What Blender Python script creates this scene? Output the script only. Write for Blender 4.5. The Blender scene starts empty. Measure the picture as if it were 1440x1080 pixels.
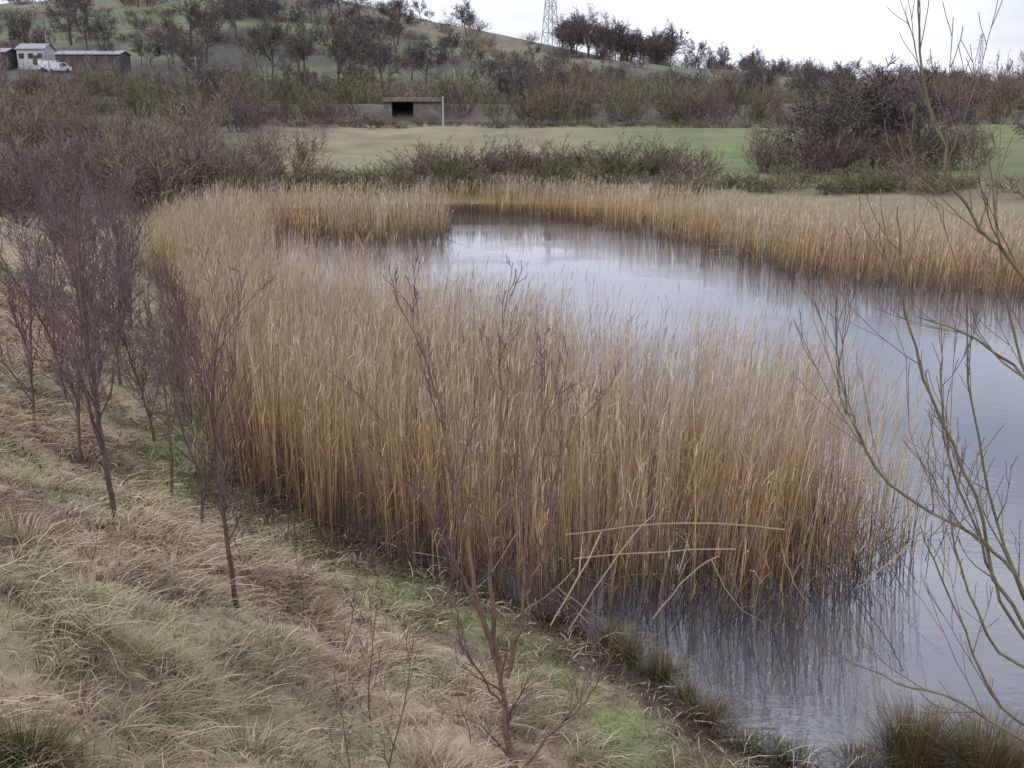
import bpy, math, numpy as np
rng=np.random.default_rng(11)
S=bpy.context.scene
def link(o): S.collection.objects.link(o); return o
def sstep(a,b,x):
    t=np.clip((x-a)/(b-a),0,1); return t*t*(3-2*t)
def hsh(i,j,s):
    n=np.sin(i*127.1+j*311.7+s*74.7)*43758.5453; return n-np.floor(n)
def vn(x,y,s=0):
    xi=np.floor(x); yi=np.floor(y); fx=x-xi; fy=y-yi
    fx=fx*fx*(3-2*fx); fy=fy*fy*(3-2*fy)
    return (hsh(xi,yi,s)*(1-fx)+hsh(xi+1,yi,s)*fx)*(1-fy)+(hsh(xi,yi+1,s)*(1-fx)+hsh(xi+1,yi+1,s)*fx)*fy
def fbm(x,y,s=0,o=4):
    r=0;a=.5
    for k in range(o):
        r=r+a*vn(x*2**k,y*2**k,s+k*3.1); a*=.5
    return r/(1-.5**o)
def pdist(x,y,P):
    d=np.full(np.shape(x),1e9)
    for (ax,ay),(bx,by) in zip(P[:-1],P[1:]):
        vx,vy=bx-ax,by-ay; t=np.clip(((x-ax)*vx+(y-ay)*vy)/(vx*vx+vy*vy),0,1)
        d=np.minimum(d,np.hypot(x-ax-t*vx,y-ay-t*vy))
    return d
def pip(x,y,P):
    c=np.zeros(np.shape(x),bool); n=len(P)
    for i in range(n):
        ax,ay=P[i]; bx,by=P[(i+1)%n]
        if ay==by: continue
        c^=((ay>y)!=(by>y))&(x<(bx-ax)*(y-ay)/(by-ay)+ax)
    return c
# ---------------- land form
NEAR=[(90,4),(30,6.6),(6,7.3),(3.6,7.4),(2.5,7.6),(1.9,8.2),(1.4,9.2),(.7,10.2),(-.2,11.0),(-1.5,12.1),(-3.25,14),(-4.3,16.2),(-5.15,18.8),(-8,26),(-11,33),(-14,42)]
FAR=[(-14,42),(-15,48),(-12,52),(-6,54.5),(2,54),(9,49),(14,42.5),(22,38),(45,34),(90,30)]
POND=NEAR+FAR[1:]
CX=[-700,-400,-290,-231,-199,-167,-119,-87,-51,-26,-6,19,58,90,122,154,231,400,800]
CZ=[6,14,26,33,41,46,47,46,40.5,35.5,31.5,26.5,19.5,15,12,10,6.5,6,7]
def dists(x,y): return pdist(x,y,NEAR),pdist(x,y,FAR)
def gh(x,y):
    x=np.asarray(x,float); y=np.asarray(y,float)
    dn,df=dists(x,y); ins=pip(x,y,POND); d=np.minimum(dn,df)
    b=np.where(dn<1.3,.12*dn,.156+.54*(dn-1.3))+.0
    b=-np.log(np.exp(-3*b)+np.exp(-3*4.0))/3+.004
    b=np.maximum(b,.1*np.minimum(d,1))
    b+=(fbm(x*.7,y*.7,3)-.5)*.5*sstep(.6,3,dn)+(fbm(x*3,y*3,8)-.5)*.22*sstep(.2,1.5,dn)
    w=sstep(.35,.65,df/(dn+df+1e-6))*(1-sstep(27,46,y))
    F=.03+.5*sstep(0,7,d)+1.3*sstep(58,125,y)+2.6*sstep(-25,-95,x)*sstep(50,140,y)
    F=F+2.3*np.exp(-((y-147)/5.0)**2)*sstep(-75,-60,x)*(1-sstep(60,80,x))
    C=np.interp(x,CX,CZ)
    F=F+(C-4)*sstep(165,500,y)*(1-.45*sstep(560,1000,y))+(fbm(x*.02,y*.02,5)-.5)*7*sstep(170,300,y)*(1-sstep(400,480,y)*.6)*(1-sstep(60,160,x)*.6)
    F=F+(fbm(x*.15,y*.15,6)-.5)*.6*sstep(3,12,d)
    z=w*b+(1-w)*F
    return np.where(ins,-.04-np.minimum(.6,.35*d),z)
# ---------------- mesh helpers
def mesh(name,v,f,col=None,mat=None,smooth=False,obj=True):
    v=np.asarray(v,np.float32).reshape(-1,3); f=np.asarray(f,np.int32); k=f.shape[1]
    me=bpy.data.meshes.new(name)
    me.vertices.add(len(v)); me.vertices.foreach_set('co',v.ravel())
    me.loops.add(f.size); me.loops.foreach_set('vertex_index',f.ravel())
    me.polygons.add(len(f)); me.polygons.foreach_set('loop_start',np.arange(0,f.size,k,dtype=np.int32))
    me.polygons.foreach_set('loop_total',np.full(len(f),k,np.int32))
    if smooth: me.polygons.foreach_set('use_smooth',np.ones(len(f),bool))
    me.update(calc_edges=True)
    if col is not None:
        a=me.color_attributes.new('col','FLOAT_COLOR','POINT')
        c=np.ones((len(v),4),np.float32); c[:,:3]=np.asarray(col).reshape(-1,3); a.data.foreach_set('color',c.ravel())
    if mat: me.materials.append(mat)
    if not obj: return me
    return link(bpy.data.objects.new(name,me))
def ribbons(C,side,W,col):
    n,K,_=C.shape; s=side[:,None,:]*W[:,:,None]*.5
    v=np.stack([C-s,C+s],2)
    base=(np.arange(n)*K*2)[:,None]; k=(np.arange(K-1)*2)[None]
    a=base+k; f=np.stack([a,a+1,a+3,a+2],-1).reshape(-1,4)
    c=np.repeat(col[:,:,None,:],2,2)
    return v.reshape(-1,3),f,c.reshape(-1,3)
class Acc:
    def __init__(s): s.v=[];s.f=[];s.c=[];s.n=0
    def add(s,v,f,c): s.v.append(v);s.f.append(f+s.n);s.c.append(c);s.n+=len(v)
    def out(s,name,mat,**k): return mesh(name,np.concatenate(s.v),np.concatenate(s.f),np.concatenate(s.c),mat,**k)
def unit(a): return a/np.maximum(np.linalg.norm(a,axis=-1,keepdims=True),1e-9)
# ---------------- materials
def nmat(name):
    m=bpy.data.materials.new(name); m.use_nodes=True; nt=m.node_tree
    b=nt.nodes['Principled BSDF']; b.inputs['Specular IOR Level'].default_value=.2; b.inputs['Roughness'].default_value=.85
    return m,nt,b
def attr_mat(name,nscale=0,amt=.3,det=6,bump=0,spec=.2):
    m,nt,b=nmat(name); L=nt.links; N=nt.nodes
    b.inputs['Specular IOR Level'].default_value=spec
    a=N.new('ShaderNodeAttribute'); a.attribute_name='col'; out=a.outputs['Color']
    if nscale:
        g=N.new('ShaderNodeNewGeometry'); t=N.new('ShaderNodeTexNoise'); t.inputs['Scale'].default_value=nscale; t.inputs['Detail'].default_value=det; t.inputs['Roughness'].default_value=.7
        L.new(g.outputs['Position'],t.inputs['Vector'])
        mr=N.new('ShaderNodeMapRange'); mr.inputs[1].default_value=.3; mr.inputs[2].default_value=.7; mr.inputs[3].default_value=1-amt; mr.inputs[4].default_value=1+amt
        L.new(t.outputs['Fac'],mr.inputs[0])
        mx=N.new('ShaderNodeVectorMath'); mx.operation='SCALE'; L.new(out,mx.inputs[0]); L.new(mr.outputs[0],mx.inputs['Scale']); out=mx.outputs[0]
        if bump:
            bp=N.new('ShaderNodeBump'); bp.inputs['Strength'].default_value=bump; bp.inputs['Distance'].default_value=.1
            L.new(t.outputs['Fac'],bp.inputs['Height']); L.new(bp.outputs[0],b.inputs['Normal'])
    L.new(out,b.inputs['Base Color'])
    return m
def diff_mat(name):
    m=bpy.data.materials.new(name); m.use_nodes=True; nt=m.node_tree; N=nt.nodes; L=nt.links
    N.remove(N['Principled BSDF']); a=N.new('ShaderNodeAttribute'); a.attribute_name='col'; d=N.new('ShaderNodeBsdfDiffuse'); L.new(a.outputs['Color'],d.inputs['Color']); L.new(d.outputs[0],N['Material Output'].inputs['Surface'])
    return m
def flat_mat(name,c,rough=.8,nscale=6,amt=.2,metal=0):
    m,nt,b=nmat(name); L=nt.links; N=nt.nodes
    g=N.new('ShaderNodeTexCoord'); t=N.new('ShaderNodeTexNoise'); t.inputs['Scale'].default_value=nscale; t.inputs['Detail'].default_value=5
    L.new(g.outputs['Object'],t.inputs['Vector'])
    r=N.new('ShaderNodeValToRGB'); r.color_ramp.elements[0].position=.3; r.color_ramp.elements[1].position=.7
    r.color_ramp.elements[0].color=tuple(x*(1-amt) for x in c)+(1,); r.color_ramp.elements[1].color=tuple(min(1,x*(1+amt)) for x in c)+(1,)
    L.new(t.outputs['Fac'],r.inputs[0]); L.new(r.outputs[0],b.inputs['Base Color']); b.inputs['Roughness'].default_value=rough; b.inputs['Metallic'].default_value=metal
    return m
M_ground=attr_mat('ground_mat',9,.35,5,.6)
M_grass=diff_mat('grass_blade')
M_reed=diff_mat('dry_reed')
M_bark=attr_mat('bark_twig',14,.3,3)
M_twig=diff_mat('far_twig')
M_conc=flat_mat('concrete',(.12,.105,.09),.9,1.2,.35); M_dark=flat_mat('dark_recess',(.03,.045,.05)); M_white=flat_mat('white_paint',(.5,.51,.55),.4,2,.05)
M_wall=flat_mat('rendered_wall',(.33,.32,.32)); 
M_grey=flat_mat('grey_sheet',(.17,.17,.20),.6); M_glass=flat_mat('window_glass',(.03,.035,.045),.1,1,.1); M_tyre=flat_mat('tyre',(.02,.02,.02))
M_red=flat_mat('dark_cladding',(.06,.055,.06))
# ---------------- colour zones
STRAW=np.array([.27,.21,.138]); GREEN=np.array([.095,.125,.042]); MUD=np.array([.04,.032,.023])
def lerp(a,b,t): return a+(b-a)*t[...,None]
def zone(x,y):
    dn,df=dists(x,y); d=np.minimum(dn,df)
    n1=fbm(x*.55,y*.55,21); n2=fbm(x*2.2,y*2.2,31)
    g=sstep(.50,.68,n1*.65+n2*.35)*.5
    strip=sstep(.3,.8,dn+(n2-.5)*.8)*(1-sstep(1.0,2.0,dn+(n1-.5)*2.0))
    g=np.maximum(g,strip*(.4+.5*n2*1.3))
    c=lerp(np.broadcast_to(STRAW,x.shape+(3,)),GREEN,np.clip(g,0,1))
    c=c*(.5+.9*n2)[...,None]
    c=lerp(c,np.array([.095,.066,.047]),sstep(.54,.68,fbm(x*1.5,y*1.5,37))*.7)
    c=lerp(c,MUD,(1-sstep(.15,.75,dn+(n2-.5)*.6)))
    nf=fbm(x*.05,y*.05,41); nf2=fbm(x*.4,y*.4,42)
    fg=np.array([.09,.115,.04]); be=np.array([.18,.148,.085]); sc=np.array([.075,.065,.046]); hl=np.array([.082,.092,.048]); hb=np.array([.105,.094,.06])
    F=np.broadcast_to(fg,x.shape+(3,))
    F=lerp(F,be,(1-sstep(6,14,x+(nf2-.5)*8))*.75)
    F=lerp(F,np.array([.12,.115,.06]),sstep(.42,.62,fbm(x*.12,y*.09,43))*.55)
    F=lerp(F,be*.8,(1-sstep(58,70,y+(nf2-.5)*14))*.85)
    F=lerp(F,sc,sstep(124,132,y+(nf-.5)*12)*(1-sstep(165,215,y+(nf-.5)*60)))
    F=lerp(F,sc,sstep(-14,-26,x+(nf2-.5)*8)*(1-sstep(165,215,y)))
    H=lerp(np.broadcast_to(hl,x.shape+(3,)),hb,sstep(.42,.62,fbm(x*.02,y*.012,44)))
    H=lerp(H,np.array([.078,.098,.045]),sstep(.5,.62,fbm(x*.011+5,y*.02,45))*.8)
    H=lerp(H,np.array([.05,.046,.038]),sstep(.52,.63,fbm(x*.045,y*.03,46))*.85)
    F=lerp(F,H,sstep(165,215,y+(nf-.5)*60))
    F=F*(.65+.7*nf2)[...,None]
    w=sstep(.35,.65,df/(dn+df+1e-6))*(1-sstep(27,46,y))
    return lerp(F,c,w)
# ---------------- ground sheet
def axis(lo,hi,a,b,st,g):
    m=list(np.arange(a,b,st)); s=st; x=m[-1]
    while x<hi: s*=g; x+=s; m.append(x)
    s=st; x=a; l=[]
    while x>lo: s*=g; x-=s; l.append(x)
    return np.array(l[::-1]+m)
xs=axis(-1500,1500,-9,7,.11,1.022); ys=axis(-60,2600,1,15,.11,1.018)
X,Y=np.meshgrid(xs,ys); Z=gh(X,Y); nx,ny=len(xs),len(ys)
idx=np.arange(nx*ny).reshape(ny,nx)
f=np.stack([idx[:-1,:-1],idx[:-1,1:],idx[1:,1:],idx[1:,:-1]],-1).reshape(-1,4)
mesh('ground',np.stack([X,Y,Z],-1),f,zone(X,Y),M_ground,smooth=True)
# ---------------- water
wm,nt,b=nmat('pond_water_mat'); N=nt.nodes; L=nt.links
b.inputs['Base Color'].default_value=(.024,.024,.032,1); b.inputs['Roughness'].default_value=.03; b.inputs['IOR'].default_value=2.0; b.inputs['Specular IOR Level'].default_value=.5
g=N.new('ShaderNodeNewGeometry'); mp=N.new('ShaderNodeMapping'); mp.inputs['Scale'].default_value=(.8,1.6,1); L.new(g.outputs['Position'],mp.inputs[0])
t=N.new('ShaderNodeTexNoise'); t.inputs['Scale'].default_value=5; t.inputs['Detail'].default_value=3; L.new(mp.outputs[0],t.inputs['Vector'])
t2=N.new('ShaderNodeTexNoise'); t2.inputs['Scale'].default_value=.22; L.new(mp.outputs[0],t2.inputs['Vector'])
r=N.new('ShaderNodeMapRange'); r.inputs[1].default_value=.48; r.inputs[2].default_value=.62; r.inputs[3].default_value=.03; r.inputs[4].default_value=.16; L.new(t2.outputs['Fac'],r.inputs[0])
bp=N.new('ShaderNodeBump'); bp.inputs['Distance'].default_value=.05; L.new(r.outputs[0],bp.inputs['Strength']); L.new(t.outputs['Fac'],bp.inputs['Height']); L.new(bp.outputs[0],b.inputs['Normal'])
mesh('pond_water',[(-40,3,0),(110,3,0),(110,60,0),(-40,60,0)],[[0,1,2,3]],None,wm)
# ---------------- reeds
def reeds(name,P,dens,h,wid,nleaf=4,seed=1,edge=.5,soft=.8):
    r=np.random.default_rng(seed); P=[tuple(p) for p in P]
    a=np.array(P); lo=a.min(0); hi=a.max(0); n=int((hi-lo).prod()*dens)
    x=r.uniform(lo[0],hi[0],n); y=r.uniform(lo[1],hi[1],n)
    jx=(fbm(x*1.3,y*1.3,seed)-.5)*1.3; jy=(fbm(x*1.3+9,y*1.3,seed+5)-.5)*1.3
    k=pip(x+jx,y+jy,P); x=x[k];y=y[k]
    e=pdist(x,y,P+[P[0]]); n1=fbm(x*.6,y*.6,seed+2); n2=fbm(x*3,y*3,seed+7)
    far=sstep(0,1,(e/soft))
    k=r.random(len(x))<(.2+1.25*sstep(.2,.8,n2))*(.4+.6*far)*(1-.35*sstep(18,26,y)*(h>2)); x=x[k];y=y[k];e=e[k];n1=n1[k];n2=n2[k]
    n=len(x); z=np.maximum(gh(x,y),-.25)
    n3=fbm(x*1.8,y*1.8,seed+19)
    ht=h*(.58+.5*n1+.32*n3)*(r.normal(1,.11,n))*(1-.22*(1-sstep(0,edge,e)))*(1-.5*(r.random(n)<.12))*(1-.16*sstep(17,26,y))
    ang=r.uniform(0,2*np.pi,n); lean=np.abs(r.normal(0,.085,n))+.02
    la=fbm(x*.9,y*.9,seed+11)*9
    lx=np.cos(ang)*lean+.04+.06*np.cos(la); ly=np.sin(ang)*lean-.02+.05*np.sin(la)
    K=5; s=np.linspace(0,1,K)[None]
    C=np.stack([x[:,None]+lx[:,None]*ht[:,None]*s**1.6, y[:,None]+ly[:,None]*ht[:,None]*s**1.6, z[:,None]+ht[:,None]*s*(1-.02*s)],-1)
    sa=r.uniform(0,np.pi,n); side=np.stack([np.cos(sa),np.sin(sa),np.zeros(n)],-1)
    W=wid*r.uniform(.65,1.15,n)[:,None]*(1-.5*s)
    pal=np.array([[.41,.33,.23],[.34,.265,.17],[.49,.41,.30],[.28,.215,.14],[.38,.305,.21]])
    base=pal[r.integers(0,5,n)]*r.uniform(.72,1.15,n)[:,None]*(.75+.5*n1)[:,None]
    low=np.array([.06,.042,.027]); mid=base*np.array([.90,.75,.53])  # low: wet dead stem brown, darkened further to paint shade inside the stand
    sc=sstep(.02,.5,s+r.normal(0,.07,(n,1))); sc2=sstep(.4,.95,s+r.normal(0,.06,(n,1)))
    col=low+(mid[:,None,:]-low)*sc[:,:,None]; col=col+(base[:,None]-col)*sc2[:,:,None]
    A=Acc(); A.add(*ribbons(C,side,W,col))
    for j in range(nleaf):
        m=np.where(r.random(n)<.8)[0]; q=len(m); hs=r.uniform(.1,.97,q)
        p=np.stack([x[m]+lx[m]*ht[m]*hs**1.6,y[m]+ly[m]*ht[m]*hs**1.6,z[m]+ht[m]*hs*(1-.02*hs)],-1)
        a2=r.normal(.3,1.5,q); ll=r.uniform(.16,.42,q); out=np.stack([np.cos(a2),np.sin(a2),np.zeros(q)],-1)
        up=r.uniform(.6,1.2,q); t=np.array([0,.5,1.])[None,:,None]; dr=r.uniform(.0,.9,q)**1.5; sp=r.uniform(.1,.65,q)
        CC=p[:,None]+(ll*sp)[:,None,None]*(out[:,None]*t)+ (ll*up)[:,None,None]*np.array([0,0,1.])*t-(ll*dr)[:,None,None]*np.array([0,0,1.])*t*t
        sd=unit(np.stack([-np.sin(a2),np.cos(a2),r.normal(0,.5,q)],-1))
        ww=wid*r.uniform(.6,1.2,q)[:,None]*np.array([.6,1,.15])[None]
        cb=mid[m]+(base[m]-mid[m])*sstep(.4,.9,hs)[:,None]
        cc=(low+(cb-low)*sstep(0,.5,hs)[:,None])*r.uniform(.7,1.2,q)[:,None]  # leaves low on the stem take the same painted shade
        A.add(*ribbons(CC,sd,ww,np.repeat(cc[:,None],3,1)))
    m=np.where(r.random(n)<.35)[0]; q=len(m); top=C[m,-1]; a2=r.normal(.2,.9,q); ll=r.uniform(.10,.2,q)
    t=np.array([0,.35,.7,1.])[None,:,None]; out=np.stack([np.cos(a2),np.sin(a2),np.zeros(q)],-1)
    CC=top[:,None]+ll[:,None,None]*(np.array([0,0,1.])*t+out[:,None]*t*t*.35)
    ww=wid*r.uniform(1.1,1.9,q)[:,None]*np.array([.5,1.1,.8,.15])[None]
    sd=side[m]; cc=np.array([.34,.28,.22])*r.uniform(.7,1.2,q)[:,None]
    A.add(*ribbons(CC,sd,ww,np.repeat(cc[:,None],4,1)))
    # dark stubble and collapsed litter round the feet of the stems
    me_=np.where(e<1.6)[0] if h>2.1 else np.where(e<.6)[0]
    nb=int(len(me_)*(.9 if h>2.1 else .4)); m=me_[r.integers(0,len(me_),nb)]; a2=r.uniform(0,2*np.pi,nb); tilt=np.abs(r.normal(.35,.45,nb)); ll=r.uniform(.15,.6,nb)
    dv=np.stack([np.cos(a2)*np.sin(tilt),np.sin(a2)*np.sin(tilt),np.abs(np.cos(tilt))],-1)
    p=np.stack([x[m]+r.normal(0,.1,nb),y[m]+r.normal(0,.1,nb),np.maximum(z[m],-.03)],-1)
    t=np.array([0,1.])[None,:,None]; CC=p[:,None]+dv[:,None]*ll[:,None,None]*t
    cc=np.array([.075,.054,.036])*r.uniform(.4,1.7,nb)[:,None]
    A.add(*ribbons(CC,unit(np.cross(dv,r.normal(0,1,(nb,3)))),np.full((nb,2),wid*1.3),np.repeat(cc[:,None],2,1)))
    nb=int(n*.07); m=r.integers(0,n,nb); a2=r.uniform(0,2*np.pi,nb); tilt=r.uniform(.2,1.45,nb); ll=r.uniform(.4,1.6,nb)
    dv=np.stack([np.cos(a2)*np.sin(tilt),np.sin(a2)*np.sin(tilt),np.cos(tilt)],-1)
    p=np.stack([x[m],y[m],np.maximum(z[m],0)+.02],-1)
    t=np.linspace(0,1,4)[None,:,None]; CC=p[:,None]+dv[:,None]*ll[:,None,None]*t; CC[:,:,2]-=(.15*ll)[:,None]*np.linspace(0,1,4)[None]**2
    CC[:,:,2]=np.maximum(CC[:,:,2],.01)
    cc=np.array([.26,.20,.13])*r.uniform(.35,1.2,nb)[:,None]
    A.add(*ribbons(CC,unit(np.cross(dv,r.normal(0,1,(nb,3)))),np.full((nb,4),wid*.9),np.repeat(cc[:,None],4,1)))
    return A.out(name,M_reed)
FRONT=[(.35,10.2),(1.3,10.25),(2.4,10.1),(3.2,10.4),(4.3,11.1),(5.2,12.6),(5.0,13.9),(4.0,15.4),(2.5,17.1),(1.1,18.8),(-.6,21),(-2.8,23.6),(-5.2,26.8),(-7.5,32),(-8.4,36.5),(-9,41),(-13.4,42.5),(-11.6,33),(-8.6,26),(-6.0,18.8),(-5.1,16),(-4.2,13.5),(-2.1,11.7),(-.9,10.7)]
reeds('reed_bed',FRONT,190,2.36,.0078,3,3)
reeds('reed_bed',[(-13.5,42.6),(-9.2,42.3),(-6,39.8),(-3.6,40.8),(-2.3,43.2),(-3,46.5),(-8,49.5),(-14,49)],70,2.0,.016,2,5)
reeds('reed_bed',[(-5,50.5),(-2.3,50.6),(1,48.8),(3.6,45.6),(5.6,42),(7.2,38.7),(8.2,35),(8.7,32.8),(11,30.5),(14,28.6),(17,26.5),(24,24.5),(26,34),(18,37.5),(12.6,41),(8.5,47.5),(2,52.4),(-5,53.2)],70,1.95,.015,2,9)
r=np.random.default_rng(55); A=Acc()
ST_=[((.55,10.0,.1),(1.3,10.1,1.25)),((.5,10.1,.95),(2.9,10.2,.78)),((1.5,10.1,.05),(1.9,10.0,.8)),((2.6,10.2,.05),(2.0,10.0,.85)),((3.3,10.5,.1),(2.9,10.2,1.0)),((.1,10.2,.15),(.7,9.9,.7)),((-.6,10.4,.1),(-.1,10.6,.9)),((3.9,10.9,.1),(4.4,10.7,.8)),((1.0,10.1,.0),(.5,9.9,.6)),((.4,9.9,.2),(.95,9.95,1.1)),((.7,10.1,.85),(2.5,10.1,.9))]
for a_,b_ in ST_:
    a1=np.array(a_)+r.normal(0,.05,3); b1=np.array(b_)+r.normal(0,.1,3); t=np.linspace(0,1,8)[:,None]; C=a1+(b1-a1)*t; C[:,2]+=.12*np.sin(t[:,0]*2.6)*r.normal(.2,.8); C+=r.normal(0,.006,C.shape)
    A.add(*ribbons(C[None],unit(np.cross(b1-a1,[.1,1,.2]))[None],np.full((1,8),r.uniform(.010,.017)),np.full((1,8,3),1.)*np.array([.44,.36,.26])*r.uniform(.7,1.1)))
A.out('snapped_reed_stems',M_reed)
# ---------------- grass
def grass(name,x0,x1,y0,y1,n,seed,lmul=1):
    r=np.random.default_rng(seed); y=y0+(y1-y0)*r.random(n)**1.8; x=r.uniform(x0,x1,n)
    k=(np.abs(x)<.54*y+1.2); x=x[k];y=y[k]
    k=~pip(x,y,POND); x=x[k];y=y[k]
    dn,_=dists(x,y); n1=fbm(x*1.1,y*1.1,71); n2=fbm(x*4,y*4,72)
    k=(dn>.08)&(r.random(len(x))<.2+1.1*n2); x=x[k];y=y[k];dn=dn[k];n1=n1[k];n2=n2[k]; n=len(x); z=gh(x,y)
    dist=np.hypot(x,y)
    c=zone(x,y); gr=(c[:,1]>c[:,0])
    ln=(.05+.28*sstep(.35,.75,n1*.5+n2*.5))*r.uniform(.5,1.3,n)*np.where(gr,.5,1.0)*lmul
    e=.3; gx=(gh(x+e,y)-z)/e; gy=(gh(x,y+e)-z)/e
    flow=unit(np.stack([-gx,-gy,0*gx],-1))*.4*sstep(.05,.4,np.hypot(gx,gy))[:,None]
    a3=fbm(x*2,y*2,73)*12; flow=flow+np.stack([np.cos(a3),np.sin(a3),0*a3],-1)*.4
    a=r.uniform(0,2*np.pi,n); flow=flow+np.stack([np.cos(a),np.sin(a),0*a],-1)*r.uniform(.3,1.1,n)[:,None]
    t=np.array([0,.35,.7,1.])[None,:,None]; p=np.stack([x,y,z-.01],-1)
    up=r.uniform(.5,1.3,n)
    C=p[:,None]+ln[:,None,None]*(flow[:,None]*t**1.4+np.array([0,0,1.])*(up[:,None,None]*t-.75*up[:,None,None]*t**2.2))
    sd=unit(np.stack([-np.sin(a),np.cos(a),r.normal(0,.4,n)],-1))
    W=(np.clip(.00105*dist,.003,.012)*r.uniform(.7,1.4,n))[:,None]*np.array([1,.9,.6,.15])[None]
    cc=c*r.uniform(.65,1.45,n)[:,None]; pale=r.random(n)<.13
    cc[pale&~gr]=np.array([.385,.32,.225])*r.uniform(.8,1.1,(pale&~gr).sum())[:,None]
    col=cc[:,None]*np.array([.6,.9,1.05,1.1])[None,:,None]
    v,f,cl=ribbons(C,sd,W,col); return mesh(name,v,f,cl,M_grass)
grass('bank_grass',-14,4.5,1.5,24,560000,5)
def tussock(name,x,y,n,h,rad,col,seed,w=.006,spr=1):
    r=np.random.default_rng(seed); rr=rad*np.sqrt(r.random(n)); a=r.uniform(0,2*np.pi,n)
    px=x+rr*np.cos(a)*.6*r.uniform(.7,1.5,n); py=y+rr*np.sin(a)*.6; z=np.maximum(gh(px,py),-.05)
    ln=h*r.uniform(.35,1.1,n); sp=(rr/rad*r.uniform(.3,1.1,n)+.1)*spr
    out=np.stack([np.cos(a),np.sin(a),0*a],-1)+r.normal(0,.5,(n,3))*[1,1,0]
    t=np.array([0,.35,.7,1.])[None,:,None]
    C=np.stack([px,py,z-.02],-1)[:,None]+ln[:,None,None]*(out[:,None]*sp[:,None,None]*t**1.7*.9+np.array([0,0,1.])*(t-(.55*sp)[:,None,None]*t**2.4))
    sd=unit(np.stack([-np.sin(a),np.cos(a),r.normal(0,.4,n)],-1))
    c=np.array(col)[r.integers(0,len(col),n)]*r.uniform(.6,1.3,n)[:,None]
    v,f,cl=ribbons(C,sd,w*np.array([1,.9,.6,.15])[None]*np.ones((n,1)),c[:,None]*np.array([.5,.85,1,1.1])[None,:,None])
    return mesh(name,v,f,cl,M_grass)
RU=[(.06,.07,.03),(.15,.12,.065),(.09,.08,.035),(.20,.155,.09),(.11,.085,.05)]; ST=[(.36,.30,.20),(.29,.23,.15),(.40,.34,.24)]; DG=[(.05,.08,.025),(.09,.11,.04),(.07,.06,.03)]
for i,(x,y,h,rd,n) in enumerate([(3.45,7.8,.62,.42,1500),(3.95,7.6,.65,.45,1500),(2.95,7.75,.25,.3,600),(2.35,7.8,.25,.35,600),(1.8,8.4,.3,.3,500),(1.45,9.1,.4,.25,500),(1.0,9.75,.35,.3,450),(4.7,7.5,.4,.5,900),(2.1,8.0,.2,.3,350),(1.2,9.4,.5,.15,220),(1.65,8.7,.3,.2,300)]):
    tussock('rush_tussock',x,y,n,h,rd,RU if i!=3 else DG+[(.12,.14,.05)],100+i,.006,.7)
for i,(x,y,h,rd,n) in enumerate([(-2.45,5.6,.34,.3,350),(-2.15,5.9,.3,.25,300),(-3.9,7.6,.34,.35,350),(-4.4,8.6,.3,.35,300),(-1.5,5.2,.25,.25,250),(-.6,5.9,.22,.25,250),(-5.2,10.2,.35,.4,350),(-2.9,6.4,.22,.3,250)]):
    tussock('dry_grass_tussock',x,y,n,h,rd*1.3,ST,200+i,.005)
tussock('rush_tussock',-2.2,4.1,900,.28,.3,DG+RU,301); tussock('rush_tussock',-5.5,9.3,500,.3,.3,DG+RU,302)
# ---------------- branches
def seg_arrays(segs,n=3):
    a=np.array([list(s[0])+list(s[1])+[s[2],s[3]]+list(s[4]) for s in segs],float)
    p0=a[:,:3];p1=a[:,3:6];r0=a[:,6];r1=a[:,7];c=a[:,8:11]
    d=unit(p1-p0)
    if n==1:
        rr=np.random.default_rng(len(a)).normal(0,1,(len(a),3)); s=unit(np.cross(d,rr))
        v=np.stack([p0-s*r0[:,None],p0+s*r0[:,None],p1+s*r1[:,None],p1-s*r1[:,None]],1)
        f=np.arange(len(a)*4).reshape(-1,4); return v.reshape(-1,3),f,np.repeat(c,4,0)
    ref=np.where(np.abs(d[:,2:3])>.9,np.array([[1.,0,0]]),np.array([[0,0,1.]])); u=unit(np.cross(d,ref)); w=np.cross(d,u)
    th=np.arange(n)*2*np.pi/n; ring=u[:,None]*np.cos(th)[None,:,None]+w[:,None]*np.sin(th)[None,:,None]
    v=np.stack([p0[:,None]+ring*r0[:,None,None],p1[:,None]+ring*r1[:,None,None]],1)
    N=len(a); b=(np.arange(N)*2*n)[:,None]; k=np.arange(n)[None]; k2=(k+1)%n
    f=np.stack([b+k,b+k2,b+n+k2,b+n+k],-1).reshape(-1,4)
    cc=np.repeat(c[:,None],2*n,1)
    return v.reshape(-1,3),f,cc.reshape(-1,3)
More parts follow.
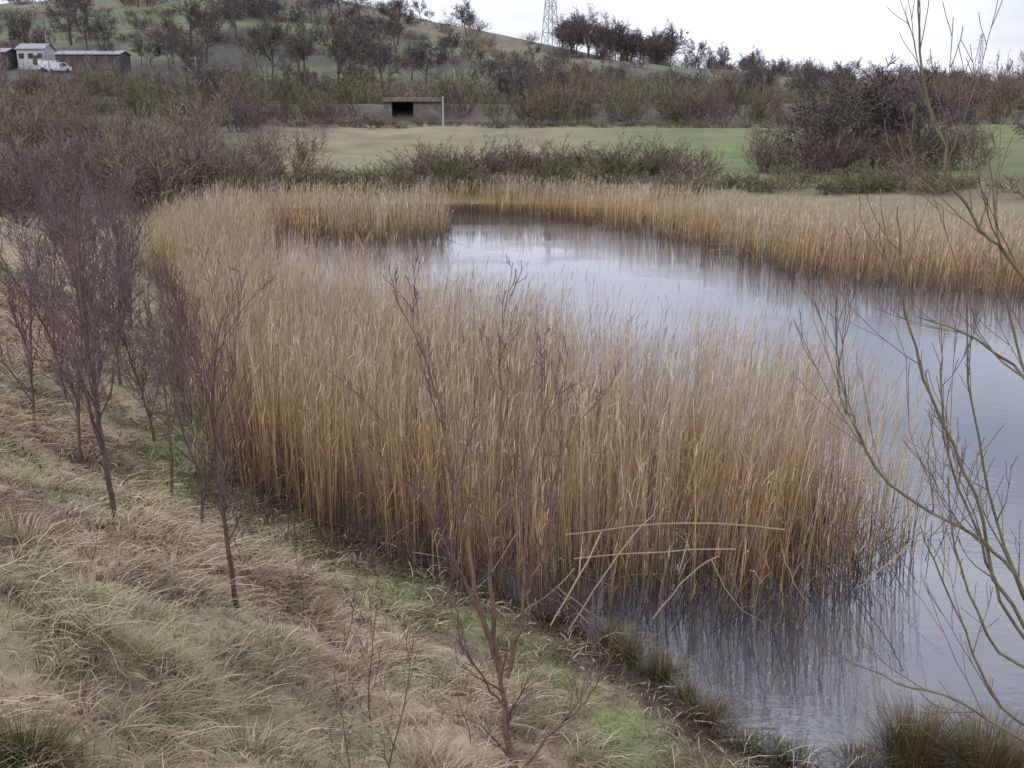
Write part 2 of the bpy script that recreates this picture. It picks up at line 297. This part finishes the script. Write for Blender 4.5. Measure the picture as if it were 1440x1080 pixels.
def grow(segs,r,p,d,length,rad,level,spec):
    L_=spec[level]; ns=L_['n']; st=length/ns; p=np.array(p,float); d=unit(np.array(d,float)); rr=rad
    pts=[]
    for i in range(ns):
        d=unit(d+r.normal(0,L_['jit'],3)+np.array([0,0,L_['up']]))
        q=p+d*st; r1=max(rad*(1-(i+1)/ns*L_.get('taper',.8)),spec['min'])
        fr=(i+1)/ns; c0=L_['col']; segs.append((p,q,rr,r1,c0)); pts.append((p,q,d,rr,fr)); p=q; rr=r1
    if level+1<spec['levels']:
        k=L_['kids']; s0=L_['start']
        for j in range(k):
            fr=s0+(1-s0)*(j+r.random())/k; i=min(int(fr*ns),ns-1); a,b_,dd,ra,_=pts[i]; tt=fr*ns-i
            pos=a+(b_-a)*tt; an=r.uniform(0,2*np.pi); ref=np.array([1,0,0]) if abs(dd[2])>.8 else np.array([0,0,1.])
            u=unit(np.cross(dd,ref)); w=np.cross(dd,u); th=L_['ang']*r.uniform(.7,1.3)
            nd=dd*math.cos(th)+(u*math.cos(an)+w*math.sin(an))*math.sin(th)
            ln=length*L_['ratio']*r.uniform(.6,1.25)*(1-.55*(fr-s0)/(1-s0+1e-6)*L_.get('sh',1))
            grow(segs,r,pos,nd,ln,max(ra*L_['rr'],spec['min']),level+1,spec)
BR=(.10,.072,.055); TW=(.10,.068,.062); TW2=(.115,.078,.08)
def birch_spec(k=(14,8,5),mn=.0028,ang=.62,start=.25,tw=TW2):
    return {'levels':4,'min':mn,
     0:dict(n=12,jit=.07,up=.07,col=BR,kids=k[0],start=start,ang=ang,ratio=.46,rr=.5),
     1:dict(n=6,jit=.11,up=.14,col=TW,kids=k[1],start=.15,ang=.5,ratio=.45,rr=.6),
     2:dict(n=4,jit=.13,up=.10,col=tw,kids=k[2],start=.1,ang=.5,ratio=.5,rr=.7),
     3:dict(n=2,jit=.16,up=.05,col=tw,kids=0,start=0,ang=.5,ratio=.5,rr=.7)}
def tree_mesh(name,seed,h,rad,spec,lean=(0,0),sides=3):
    r=np.random.default_rng(seed); segs=[]; grow(segs,r,(0,0,-.05),(lean[0],lean[1],1),h,rad,0,spec)
    if sides==1:
        big=[s for s in segs if s[2]>.06]; sm_=[s for s in segs if s[2]<=.06]
        A=Acc(); A.add(*seg_arrays(big,4)); A.add(*seg_arrays(sm_,1)); return A.out(name,M_twig,obj=False)
    v,f,c=seg_arrays(segs,sides); return mesh(name,v,f,c,M_bark,smooth=True,obj=False)
def put(me,name,x,y,s=1,rot=0,parent=None,sz=None,dz=0):
    o=bpy.data.objects.new(name,me); link(o); o.location=(x,y,float(gh(x,y))+dz); o.scale=(s,s,sz or s); o.rotation_euler=(0,0,rot)
    if parent: o.parent=parent
    return o
def rodtree(name,base,rods,rad,col,tsp,seed,ptw=.55,sides=5,tl=(.3,.9),rmin=.0026,bj=.06,ts=.35):
    r=np.random.default_rng(seed); segs=[]; base=np.array(base,float)
    for rd in rods:
        rr_=rad
        if isinstance(rd[0],(int,float)): rr_=rd[0]; rd=rd[1:]
        P=np.array([base+r.normal(0,bj,3)*[1,1,0]]+[np.array(q,float) for q in rd]) if bj>0 else np.array([np.array(q,float) for q in rd])
        out=[]
        for i in range(len(P)-1):
            a=P[max(i-1,0)];b1=P[i];c1=P[i+1];d1=P[min(i+2,len(P)-1)]
            for t_ in np.linspace(0,1,5)[:-1]: out.append(.5*((2*b1)+(-a+c1)*t_+(2*a-5*b1+4*c1-d1)*t_**2+(-a+3*b1-3*c1+d1)*t_**3))
        out.append(P[-1]); out=np.array(out); out[1:-1]+=r.normal(0,.009,out[1:-1].shape); m=len(out)
        for i in range(m-1):
            ra=rr_*(1-i/m)**.8+rmin; rb=rr_*(1-(i+1)/m)**.8+rmin; segs.append((out[i],out[i+1],ra,rb,col))
            if i>m*ts and r.random()<ptw:
                d=unit(out[i+1]-out[i]); grow(segs,r,out[i],unit(d+r.normal(0,.4,3)+[0,0,.25]),r.uniform(*tl),max(ra*.5,rmin),0,tsp)
    v,f,c=seg_arrays(segs,sides); return mesh(name,v,f,c,M_bark,smooth=True)
tsp={'levels':3,'min':.0019,0:dict(n=6,jit=.07,up=.08,col=TW,kids=4,start=.2,ang=.5,ratio=.5,rr=.6),1:dict(n=4,jit=.1,up=.08,col=TW2,kids=3,start=.2,ang=.45,ratio=.5,rr=.7),2:dict(n=2,jit=.1,up=.05,col=TW2,kids=0,start=0,ang=.4,ratio=.5,rr=.7)}
z0=float(gh(.02,5.85))
rodtree('birch_sapling',(0,0,0),[[.034,(.02,5.85,z0-.1),(.0,5.88,1.35),(-.05,5.9,1.75),(-.09,5.9,2.05)],
 [.016,(-.09,5.9,2.03),(-.2,5.88,2.45),(-.27,5.9,2.88),(-.38,5.95,3.35),(-.46,6.0,3.82),(-.69,6.0,4.4)],
 [.016,(-.08,5.9,2.03),(-.14,5.92,2.5),(-.12,5.95,2.95),(-.065,6.0,3.65),(-.08,6.0,4.15)],
 [.013,(-.03,5.89,1.95),(.05,5.85,2.3),(.07,5.85,2.7),(.107,5.85,3.3),(.2,5.8,3.75)],
 [.010,(-.14,5.9,2.2),(-.3,5.95,2.6),(-.5,6.0,3.0),(-.62,6.1,3.5)],
 [.010,(.02,5.86,1.2),(.18,5.86,1.45),(.36,5.85,1.68),(.5,5.85,1.85),(.62,5.85,2.12)],
 [.008,(-.04,5.88,1.75),(-.16,5.8,1.95),(-.3,5.7,2.3),(-.36,5.65,2.7)],
 [.008,(.06,5.85,2.5),(.2,5.9,2.85),(.27,5.95,3.3),(.4,6,3.7)]],.02,(.13,.082,.06),tsp,5,.6,5,(.25,.7),.0019,0,.3)
put(tree_mesh('birch',8,2.6,.024,birch_spec((14,5,3),.0026,.42,.25),(-.05,.03),5),'birch_sapling',-2.25,7.8,1,1)
put(tree_mesh('birch',12,3.3,.032,birch_spec((19,7,4),.003,.5,.22),(.0,.03),5),'birch_sapling',-3.95,9.7,1,3.4)
put(tree_mesh('birch',13,2.9,.022,birch_spec((13,6,3),.003,.5,.25),(-.06,.02),4),'birch_sapling',-4.5,12.9,1,2)
put(tree_mesh('birch',14,2.6,.020,birch_spec((11,5,3),.003,.45,.3),(-.05,.02),4),'birch_sapling',-3.6,11.3,1,2)
tm=[tree_mesh('birch',30+i,3.0,.026,birch_spec((20,8,4),.0042,.48,.12,TW2),(-.02,.0),3) for i in range(4)]
r=np.random.default_rng(4)
for i,(x,y,s) in enumerate([(-5.5,12.6,1),(-5.9,14.3,1.0),(-5.6,15.6,.95),(-6.9,15.6,1.0),(-7.9,17.6,.95),(-6.9,17.8,1),(-7.6,19.6,1.0),(-8.6,20.6,1.0),(-8.4,22.6,1.0),(-9.6,23,1.0),(-9.5,25.4,1.0),(-10.9,26.5,1.1),(-10.7,29,1.0),(-12.3,30,1.1),(-12.8,24,1.1),(-14.3,27,1.4),(-15.8,30,1.5),(-5.2,17.2,.8),(-4.7,14.9,.8),(-6.4,13.4,.95)]):
    put(tm[i%4],'birch_sapling',x,y,s,r.uniform(0,6),None,s*r.uniform(.9,1.1))
sm=[tree_mesh('sapling',60+i,.95,.008,{**birch_spec((7,4,2),.0022,.8,.15),'levels':3},(.1*i,.05),3) for i in range(3)]
BS=[(-1.0,6.6,1.1),(-1.35,7.4,.9),(-.75,5.5,1),(-1.9,8.6,.9),(-.3,6.7,.7),(-2.7,9.6,1.0),(.5,7.9,.6),(-3.2,7.3,.6),(-1.5,9.2,.7),(-.9,5.0,.8),(-3.0,10.9,1.1),(-3.6,12.3,1.1)]
for q in range(44):
    t=r.random(); P0=np.array([(.2,10.0),(-1.5,11.2),(-3.6,13.3),(-5.0,17)]); s_=t*3; i=min(int(s_),2); p=P0[i]+(P0[i+1]-P0[i])*(s_-i)+r.normal(0,.22,2); BS.append((p[0],p[1],r.uniform(.5,1.0)))
for i,(x,y,s) in enumerate(BS):
    put(sm[i%3],'bramble_stems',x,y,s,i)
WC=(.11,.105,.06); WP=(.13,.09,.07)
rods=[ [(3.5,5,2.2),(3.0,5,3.7),(2.46,5,4.65),(2.23,5,4.88),(2.03,5,5.15),(1.88,5,5.57),(1.82,5,5.95),(1.80,5,6.3)],
 [(3.3,5.1,2.3),(2.68,5,2.99),(2.42,5,3.28),(1.91,5,3.59),(1.72,5,3.9),(1.66,5,4.04),(1.58,5,4.3)],
 [(3.2,5,2.1),(2.61,5,2.91),(2.36,5,3.51),(2.08,5,4.04),(1.94,5,4.37),(1.86,5,4.7),(1.82,5,4.98)],
 [(3.4,5,2.6),(2.85,5,3.8),(2.54,5,4.14),(2.19,5,4.37),(1.97,5,4.45)],
 [(3.4,5,1.7),(2.79,5,2.08),(2.42,5,2.34),(2.06,5,2.45),(1.75,5,2.62)],
 [(3.4,5.3,1.9),(2.9,5.3,2.7),(2.62,5.4,3.4),(2.45,5.4,4.0),(2.35,5.4,4.6)],
 [(3.5,4.8,1.8),(3.0,4.8,2.4),(2.5,4.8,2.75),(2.25,4.8,3.2),(2.12,4.8,3.7)],
 [(3.5,5.3,2.2),(3.1,5.4,3.3),(2.8,5.4,3.9),(2.5,5.5,4.9),(2.45,5.5,5.3)],
 [(3.3,5.2,2.0),(2.75,5.2,2.7),(2.5,5.2,3.2),(2.25,5.2,3.8),(2.2,5.2,4.2)],
 [(3.4,5.4,1.6),(2.9,5.5,2.0),(2.6,5.6,2.6),(2.35,5.6,3.1)]]
wsp={**tsp,0:dict(n=7,jit=.07,up=.08,col=WP,kids=3,start=.2,ang=.4,ratio=.45,rr=.6),'levels':2,1:dict(n=4,jit=.1,up=.05,col=WP,kids=0,start=0,ang=.4,ratio=.5,rr=.7)}
rodtree('willow_tree',(3.9,4.9,float(gh(3.9,4.9))),rods,.0105,WC,wsp,77,.5,5,(.3,.9),.0022)
# ---------------- distant trees and scrub templates
def big_spec(tw,mn=.03,k=(11,7,6,4)):
    t0=(.075,.065,.056)
    return {'levels':5,'min':mn,
     0:dict(n=6,jit=.06,up=.05,col=t0,kids=k[0],start=.35,ang=1.0,ratio=.85,rr=.5,sh=.5),
     1:dict(n=5,jit=.14,up=.10,col=t0,kids=k[1],start=.2,ang=.75,ratio=.55,rr=.6,sh=.5),
     2:dict(n=3,jit=.16,up=.05,col=tw,kids=k[2],start=.15,ang=.75,ratio=.55,rr=.6,sh=.5),
     3:dict(n=2,jit=.16,up=.03,col=tw,kids=k[3],start=.1,ang=.7,ratio=.55,rr=.7,sh=.5),
     4:dict(n=1,jit=.2,up=0,col=tw,kids=0,start=0,ang=.5,ratio=.5,rr=.7)}
r=np.random.default_rng(8)
BT=[tree_mesh('bare_tree',400+i,5.6,.24,big_spec([(.095,.08,.075),(.085,.072,.074),(.095,.085,.068)][i%3]),(r.normal(0,.05),0),1) for i in range(4)]
def shrub_mesh(seed,tw,h=2.8,n=28,mn=.013):
    r=np.random.default_rng(seed); segs=[]
    sp={'levels':3,'min':mn,0:dict(n=4,jit=.12,up=.05,col=tw,kids=7,start=.25,ang=.55,ratio=.45,rr=.6,sh=.6),1:dict(n=2,jit=.15,up=.06,col=tw,kids=4,start=.1,ang=.6,ratio=.5,rr=.7,sh=.6),2:dict(n=1,jit=.15,up=.03,col=tw,kids=0,start=0,ang=.5,ratio=.5,rr=.7)}
    for i in range(n):
        a=r.uniform(0,2*np.pi); t=r.uniform(0,.95)
        grow(segs,r,(np.cos(a)*1.1*r.random(),np.sin(a)*1.1*r.random(),0),(np.cos(a)*np.sin(t),np.sin(a)*np.sin(t),np.cos(t)),h*r.uniform(.4,1.05)*(1-.15*t),.03,0,sp)
    v,f,c=seg_arrays(segs,1); c=c*np.random.default_rng(seed).uniform(.65,1.35,(len(c)//4,1)).repeat(4,0)
    return mesh('shrub',v,f,c,M_twig,obj=False)
SB=[shrub_mesh(500,(.125,.09,.08)),shrub_mesh(501,(.13,.10,.078)),shrub_mesh(502,(.11,.086,.078)),shrub_mesh(503,(.15,.12,.09))]
SG=[shrub_mesh(510,(.11,.105,.06)),shrub_mesh(511,(.12,.11,.07)),shrub_mesh(512,(.09,.09,.052))]
def empty(name):
    e=bpy.data.objects.new(name,None); link(e); return e
r=np.random.default_rng(9)
def scatter(par,pl,n,xr,yr,sr,sz=1.0,cond=None,nm='shrub',flat=1.0):
    for i in range(n):
        x=r.uniform(*xr); y=r.uniform(*yr)
        if cond and not cond(x,y): continue
        s=r.uniform(*sr); put(pl[r.integers(len(pl))],nm,x,y,s*flat,r.uniform(0,6),par,s*sz*r.uniform(.75,1.2),-.1)
outp=lambda x,y: not bool(pip(np.array([x]),np.array([y]),POND)[0])
farm=lambda x,y: not(-.50<x/y<-.365 and y<262)
e=empty('willow_scrub_thicket')
scatter(e,SB,50,(-30,-13),(47,64),(.9,1.2),1.0,outp)
scatter(e,SB,20,(-40,-17),(36,50),(.7,1.0),1.0,outp)
scatter(e,SB+SG,46,(-75,-24),(62,100),(1.0,1.5),1.0)
scatter(e,SB+SG[:1],60,(-110,-22),(98,160),(1.2,1.9),1.1)
e=empty('hedgerow_scrub')
def band(pl,n,x0,x1,yc,yj,s0,s1,flat,sz):
    for i in range(n):
        x=x0+(x1-x0)*(i+r.uniform(-.3,.3))/n; y=yc+r.uniform(-yj,yj)
        if not outp(x,y): continue
        s=s0+(s1-s0)*r.random(); put(pl[r.integers(len(pl))],'shrub',x,y,s*flat,r.uniform(0,6),e,s*sz*r.uniform(.7,1.25),-.1)
band(SG+SB[1:2],26,-17,6,58,1.6,.55,.75,1.3,.85)
band(SB+SG,24,-5,11,63,2.5,.75,.98,1.2,.85)
band(SG+SB[3:],22,7,26,57,2.5,.38,.6,1.5,.8)
band(SB+SG,24,19,56,55,6,.5,.85,1.5,.85)
band(SB+SG,44,-36,46,121,2,.35,.6,1.9,.8)
scatter(e,SB,18,(16,30),(66,76),(.9,1.3)); scatter(e,SB,16,(30,60),(84,108),(.9,1.3))
e=empty('distant_tree_belt')
scatter(e,SB+SG,110,(-75,80),(148,180),(1.5,2.3),1.05)
scatter(e,SB+SG,24,(-70,-19),(128,143),(1.0,1.5)); scatter(e,SB+SG,42,(-9,60),(128,143),(1.1,1.8))
scatter(e,SB+SG,12,(-20,-8),(128,137),(.3,.5))
scatter(e,BT,34,(-110,-20),(150,210),(.5,.85),1,farm,'tree'); scatter(e,BT,56,(0,95),(150,215),(.55,.9),1,None,'tree')
scatter(e,BT,30,(60,150),(200,320),(.55,.8),1,None,'tree'); scatter(e,SB+SG,50,(60,190),(170,320),(1.3,2.2),1,None)
e=empty('ridge_trees')
scatter(e,BT,40,(18,58),(385,440),(1.2,1.7),1,None,'tree'); scatter(e,BT,85,(55,280),(410,520),(.7,1.2),1,None,'tree')
scatter(e,SB,80,(55,290),(420,520),(1.8,2.8),1.0)
scatter(e,BT,26,(-240,-165),(440,500),(.9,1.4),1,None,'tree'); scatter(e,BT,14,(-160,0),(455,500),(.6,1.1),1,None,'tree')
e=empty('hillside_trees')
scatter(e,BT,60,(-170,-15),(230,430),(.8,1.6),1,farm,'tree'); scatter(e,BT,55,(-170,-30),(200,290),(.55,.95),1,farm,'tree')
scatter(e,BT,24,(-35,30),(220,340),(.5,1.0),1,None,'tree')
scatter(e,SB,130,(-190,60),(220,470),(1.2,2.8),.65,farm)
for y0,x0,x1 in ((300,-160,10),(365,-190,0)):
    for i in range(34):
        x=x0+(x1-x0)*i/34+r.normal(0,1.5); put(SB[i%4],'shrub',x,y0+.12*x+r.normal(0,2),1.6,r.uniform(0,6),e,r.uniform(.6,1.2))
for x,y,s in [(21.5,69,.7),(24,71,.8),(19.5,71,.6),(26.5,70,.7),(-39,262,1.5),(-21,265,1.3),(-75,300,1.4),(33,64,.45),(38,78,.42)]:
    put(BT[int(x*7)%4],'bare_tree',x,y,s*1.2,x,None,s*.95)
# ---------------- structures
import bmesh
def box(name,c,sz,mat,parent=None,bev=.02):
    bm=bmesh.new(); bmesh.ops.create_cube(bm,size=1)
    for v_ in bm.verts: v_.co=(v_.co.x*sz[0],v_.co.y*sz[1],v_.co.z*sz[2])
    if bev: bmesh.ops.bevel(bm,geom=bm.edges[:],offset=bev,segments=1,affect='EDGES')
    me=bpy.data.meshes.new(name); bm.to_mesh(me); bm.free(); me.materials.append(mat)
    o=link(bpy.data.objects.new(name,me)); o.location=c
    if parent: o.parent=parent
    return o
def prism(name,prof,w,mat,parent,loc=(0,0,0)):
    n=len(prof); v_=[(x,-w/2,z) for x,z in prof]+[(x,w/2,z) for x,z in prof]
    me=bpy.data.meshes.new(name); me.from_pydata(v_,[],[tuple(range(n)),tuple(range(2*n-1,n-1,-1))]+[(i,(i+n),(i+1)%n+n,(i+1)%n) for i in range(n)]); me.materials.append(mat)
    o=link(bpy.data.objects.new(name,me)); o.location=loc; o.parent=parent; return o
e=empty('railway_underpass'); e.location=(-14.2,141.5,1.5)
box('abutment_left',(-1.9,1.5,1.2),(1.0,4.5,3.4),M_conc,e); box('abutment_right',(3.2,1.5,1.2),(3.6,4.5,3.4),M_conc,e)
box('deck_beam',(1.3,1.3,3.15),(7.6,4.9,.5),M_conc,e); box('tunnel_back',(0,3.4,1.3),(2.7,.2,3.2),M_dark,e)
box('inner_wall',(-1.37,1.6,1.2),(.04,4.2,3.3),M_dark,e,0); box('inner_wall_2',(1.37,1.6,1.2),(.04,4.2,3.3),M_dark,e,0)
def house(x,y,w,d,h,rh,wall,roof,nwin,rot=0,name='farm_building'):
    e=empty(name); e.location=(x,y,float(gh(x,y))+.6); e.rotation_euler=(0,0,rot)
    box('walls',(0,0,h/2-1),(w,d,h+2),wall,e); p=prism('roof',[(-d/2-.3,h),(0,h+rh),(d/2+.3,h),(d/2+.3,h-.15),(0,h+rh-.15),(-d/2-.3,h-.15)],w+.6,roof,e); p.rotation_euler=(0,0,math.pi/2)
    g_=prism('gables',[(-d/2,h+.004),(0,h+rh-.17),(d/2,h+.004)],w-.02,wall,e); g_.rotation_euler=(0,0,math.pi/2)
    for i in range(nwin): box('window_%d'%i,(-w/2+(i+.5)*w/nwin,-d/2-.01,h*.55),(1.1,.08,1.1),M_glass,e,0)
    box('door',(w*.5/max(nwin,1)-w*.02,-d/2-.02,1.0),(1.0,.1,2.0),M_red,e,0)
    return e
house(-106,245,6,6,3.4,1.2,M_wall,M_grey,3); house(-116,243,11,7,2.8,.9,M_red,M_grey,3,0,'cattle_shed'); house(-93,244,14,7,2.6,.8,M_red,M_grey,4,0,'cattle_shed')
def van(x,y,rot=0):
    e=empty('parked_van'); e.location=(x,y,float(gh(x,y))+.05); e.rotation_euler=(0,0,rot)
    prism('body',[(-2.5,.4),(2.5,.4),(2.5,1.1),(1.9,1.25),(1.3,2.1),(-2.4,2.15),(-2.5,1.9)],1.9,M_white,e)
    prism('windscreen',[(1.88,1.3),(1.93,1.3),(1.42,2.02),(1.37,2.02)],1.6,M_glass,e)
    for sy in (-.96,.96): prism('side_window',[(.5,1.3),(1.65,1.3),(1.2,1.95),(.5,1.95)],.03,M_glass,e,(0,sy,0))
    for wx in (-1.6,1.6):
        for sy in (-.9,.9):
            bm=bmesh.new(); bmesh.ops.create_cone(bm,cap_ends=True,segments=20,radius1=.36,radius2=.36,depth=.22); me=bpy.data.meshes.new('wheel'); bm.to_mesh(me); bm.free(); me.materials.append(M_tyre)
            o=link(bpy.data.objects.new('wheel',me)); o.location=(wx,sy,.36); o.rotation_euler=(math.pi/2,0,0); o.parent=e
van(-100,238); van(-97.5,236,.4)
def pole(name,x,y,h,arm=True,lamp=False):
    s=[((0,0,-.3),(0,0,h),.13,.09,(.3,.3,.3))]
    if arm: s+=[((-.9,0,h-.4),(.9,0,h-.4),.06,.06,(.2,.2,.2)),((-.9,0,h-.4),(-.9,0,h-.2),.05,.05,(.3,.3,.3)),((.9,0,h-.4),(.9,0,h-.2),.05,.05,(.3,.3,.3))]
    if lamp: s+=[((0,0,h),(1.2,0,h+.3),.06,.05,(.3,.3,.3)),((1.2,0,h+.3),(1.9,0,h+.32),.14,.1,(.3,.3,.3))]
    v_,f_,c_=seg_arrays(s,8); o=mesh(name,v_,f_,c_*.8,M_bark); o.location=(x,y,float(gh(x,y)))
pole('street_lamp',-98,232,9,False,True); pole('telegraph_pole',-43,190,7); pole('telegraph_pole',-8.5,160,7,False); pole('telegraph_pole',-7.5,118,3.2,False); pole('telegraph_pole',-62,215,7)
def pylon(x,y,h,w,rot,k=1):
    s=[]; c_=(.24,.25,.29); lv=np.linspace(0,1,9)**.85; hw=lambda t:(w/2)*(1-t)**1.15+.55
    cr=[(-1,-1),(1,-1),(1,1),(-1,1)]
    for a,b_ in zip(lv[:-1],lv[1:]):
        for i in range(4):
            p,q=cr[i],cr[(i+1)%4]; A=(p[0]*hw(a),p[1]*hw(a),a*h);B=(p[0]*hw(b_),p[1]*hw(b_),b_*h);C_=(q[0]*hw(a),q[1]*hw(a),a*h);D=(q[0]*hw(b_),q[1]*hw(b_),b_*h)
            s+=[(A,B,.17*k,.17*k,c_),(A,D,.09*k,.09*k,c_),(C_,B,.09*k,.09*k,c_),(B,D,.08*k,.08*k,c_)]
    for t_,l in ((.62,6),(.76,7.5),(.9,5)):
        z=t_*h
        for sg in (-1,1):
            s+=[((sg*hw(t_),-.4,z),(sg*l,0,z),.1,.08,c_),((sg*hw(t_),.4,z),(sg*l,0,z),.1,.08,c_),((sg*hw(t_),0,z+2.2),(sg*l,0,z),.09,.08,c_),((sg*l,0,z),(sg*l,0,z-2),.08,.08,c_)]
    v_,f_,cc=seg_arrays(s,4); o=mesh('electricity_pylon',v_,f_,cc,M_bark); o.location=(x,y,float(gh(x,y))-.5); o.rotation_euler=(0,0,rot)
pylon(17,490,42,5.0,.5,1.3); pylon(385,905,50,8,.4,1.6)
# ---------------- light
w=bpy.data.worlds.new('World'); S.world=w; w.use_nodes=True; nt=w.node_tree; N=nt.nodes; L=nt.links
el,az=math.radians(38),math.radians(215)
sky=N.new('ShaderNodeTexSky'); sky.sky_type='NISHITA'; sky.sun_disc=False; sky.sun_elevation=el; sky.sun_rotation=az; sky.air_density=1; sky.dust_density=3
tc=N.new('ShaderNodeTexCoord'); mp=N.new('ShaderNodeMapping'); mp.inputs['Scale'].default_value=(1,1,3.2); mp.inputs['Location'].default_value=(.3,.1,0); L.new(tc.outputs['Generated'],mp.inputs[0])
nz=N.new('ShaderNodeTexNoise'); nz.inputs['Scale'].default_value=2.2; nz.inputs['Detail'].default_value=4; nz.inputs['Roughness'].default_value=.55; L.new(mp.outputs[0],nz.inputs['Vector'])
mr=N.new('ShaderNodeMapRange'); mr.inputs[1].default_value=.38; mr.inputs[2].default_value=.62; mr.inputs[3].default_value=.4; mr.inputs[4].default_value=1; L.new(nz.outputs['Fac'],mr.inputs[0])
sp=N.new('ShaderNodeSeparateXYZ'); L.new(tc.outputs['Generated'],sp.inputs[0])
gr=N.new('ShaderNodeMapRange'); gr.inputs[1].default_value=0; gr.inputs[2].default_value=1; gr.inputs[3].default_value=1.15; gr.inputs[4].default_value=3.0; L.new(sp.outputs['Z'],gr.inputs[0])
cs=N.new('ShaderNodeVectorMath'); cs.operation='SCALE'; cs.inputs[0].default_value=(7.2,7.4,8.6); L.new(gr.outputs[0],cs.inputs['Scale'])
mx=N.new('ShaderNodeMix'); mx.data_type='RGBA'; L.new(mr.outputs[0],mx.inputs['Factor']); L.new(sky.outputs[0],mx.inputs['A']); L.new(cs.outputs[0],mx.inputs['B'])
bg=N['Background']; bg.inputs['Strength'].default_value=.14; L.new(mx.outputs['Result'],bg.inputs['Color'])
sd=bpy.data.lights.new('sun','SUN'); sd.energy=.9; sd.angle=math.radians(14); sd.color=(1,.93,.82); so=link(bpy.data.objects.new('sun',sd))
from mathutils import Vector
dirv=Vector((math.sin(az)*math.cos(el),math.cos(az)*math.cos(el),math.sin(el)))
so.rotation_euler=dirv.to_track_quat('Z','Y').to_euler()
cd=bpy.data.cameras.new('camera'); cam=link(bpy.data.objects.new('camera',cd)); cd.lens=36.9; cd.sensor_width=36; cd.clip_end=6000; cd.clip_start=.05
cam.location=(0,0,5.5); cam.rotation_euler=(math.radians(90-15.5),0,0); S.camera=cam
S.view_settings.view_transform='Standard'; S.view_settings.look='None'; S.view_settings.exposure=0
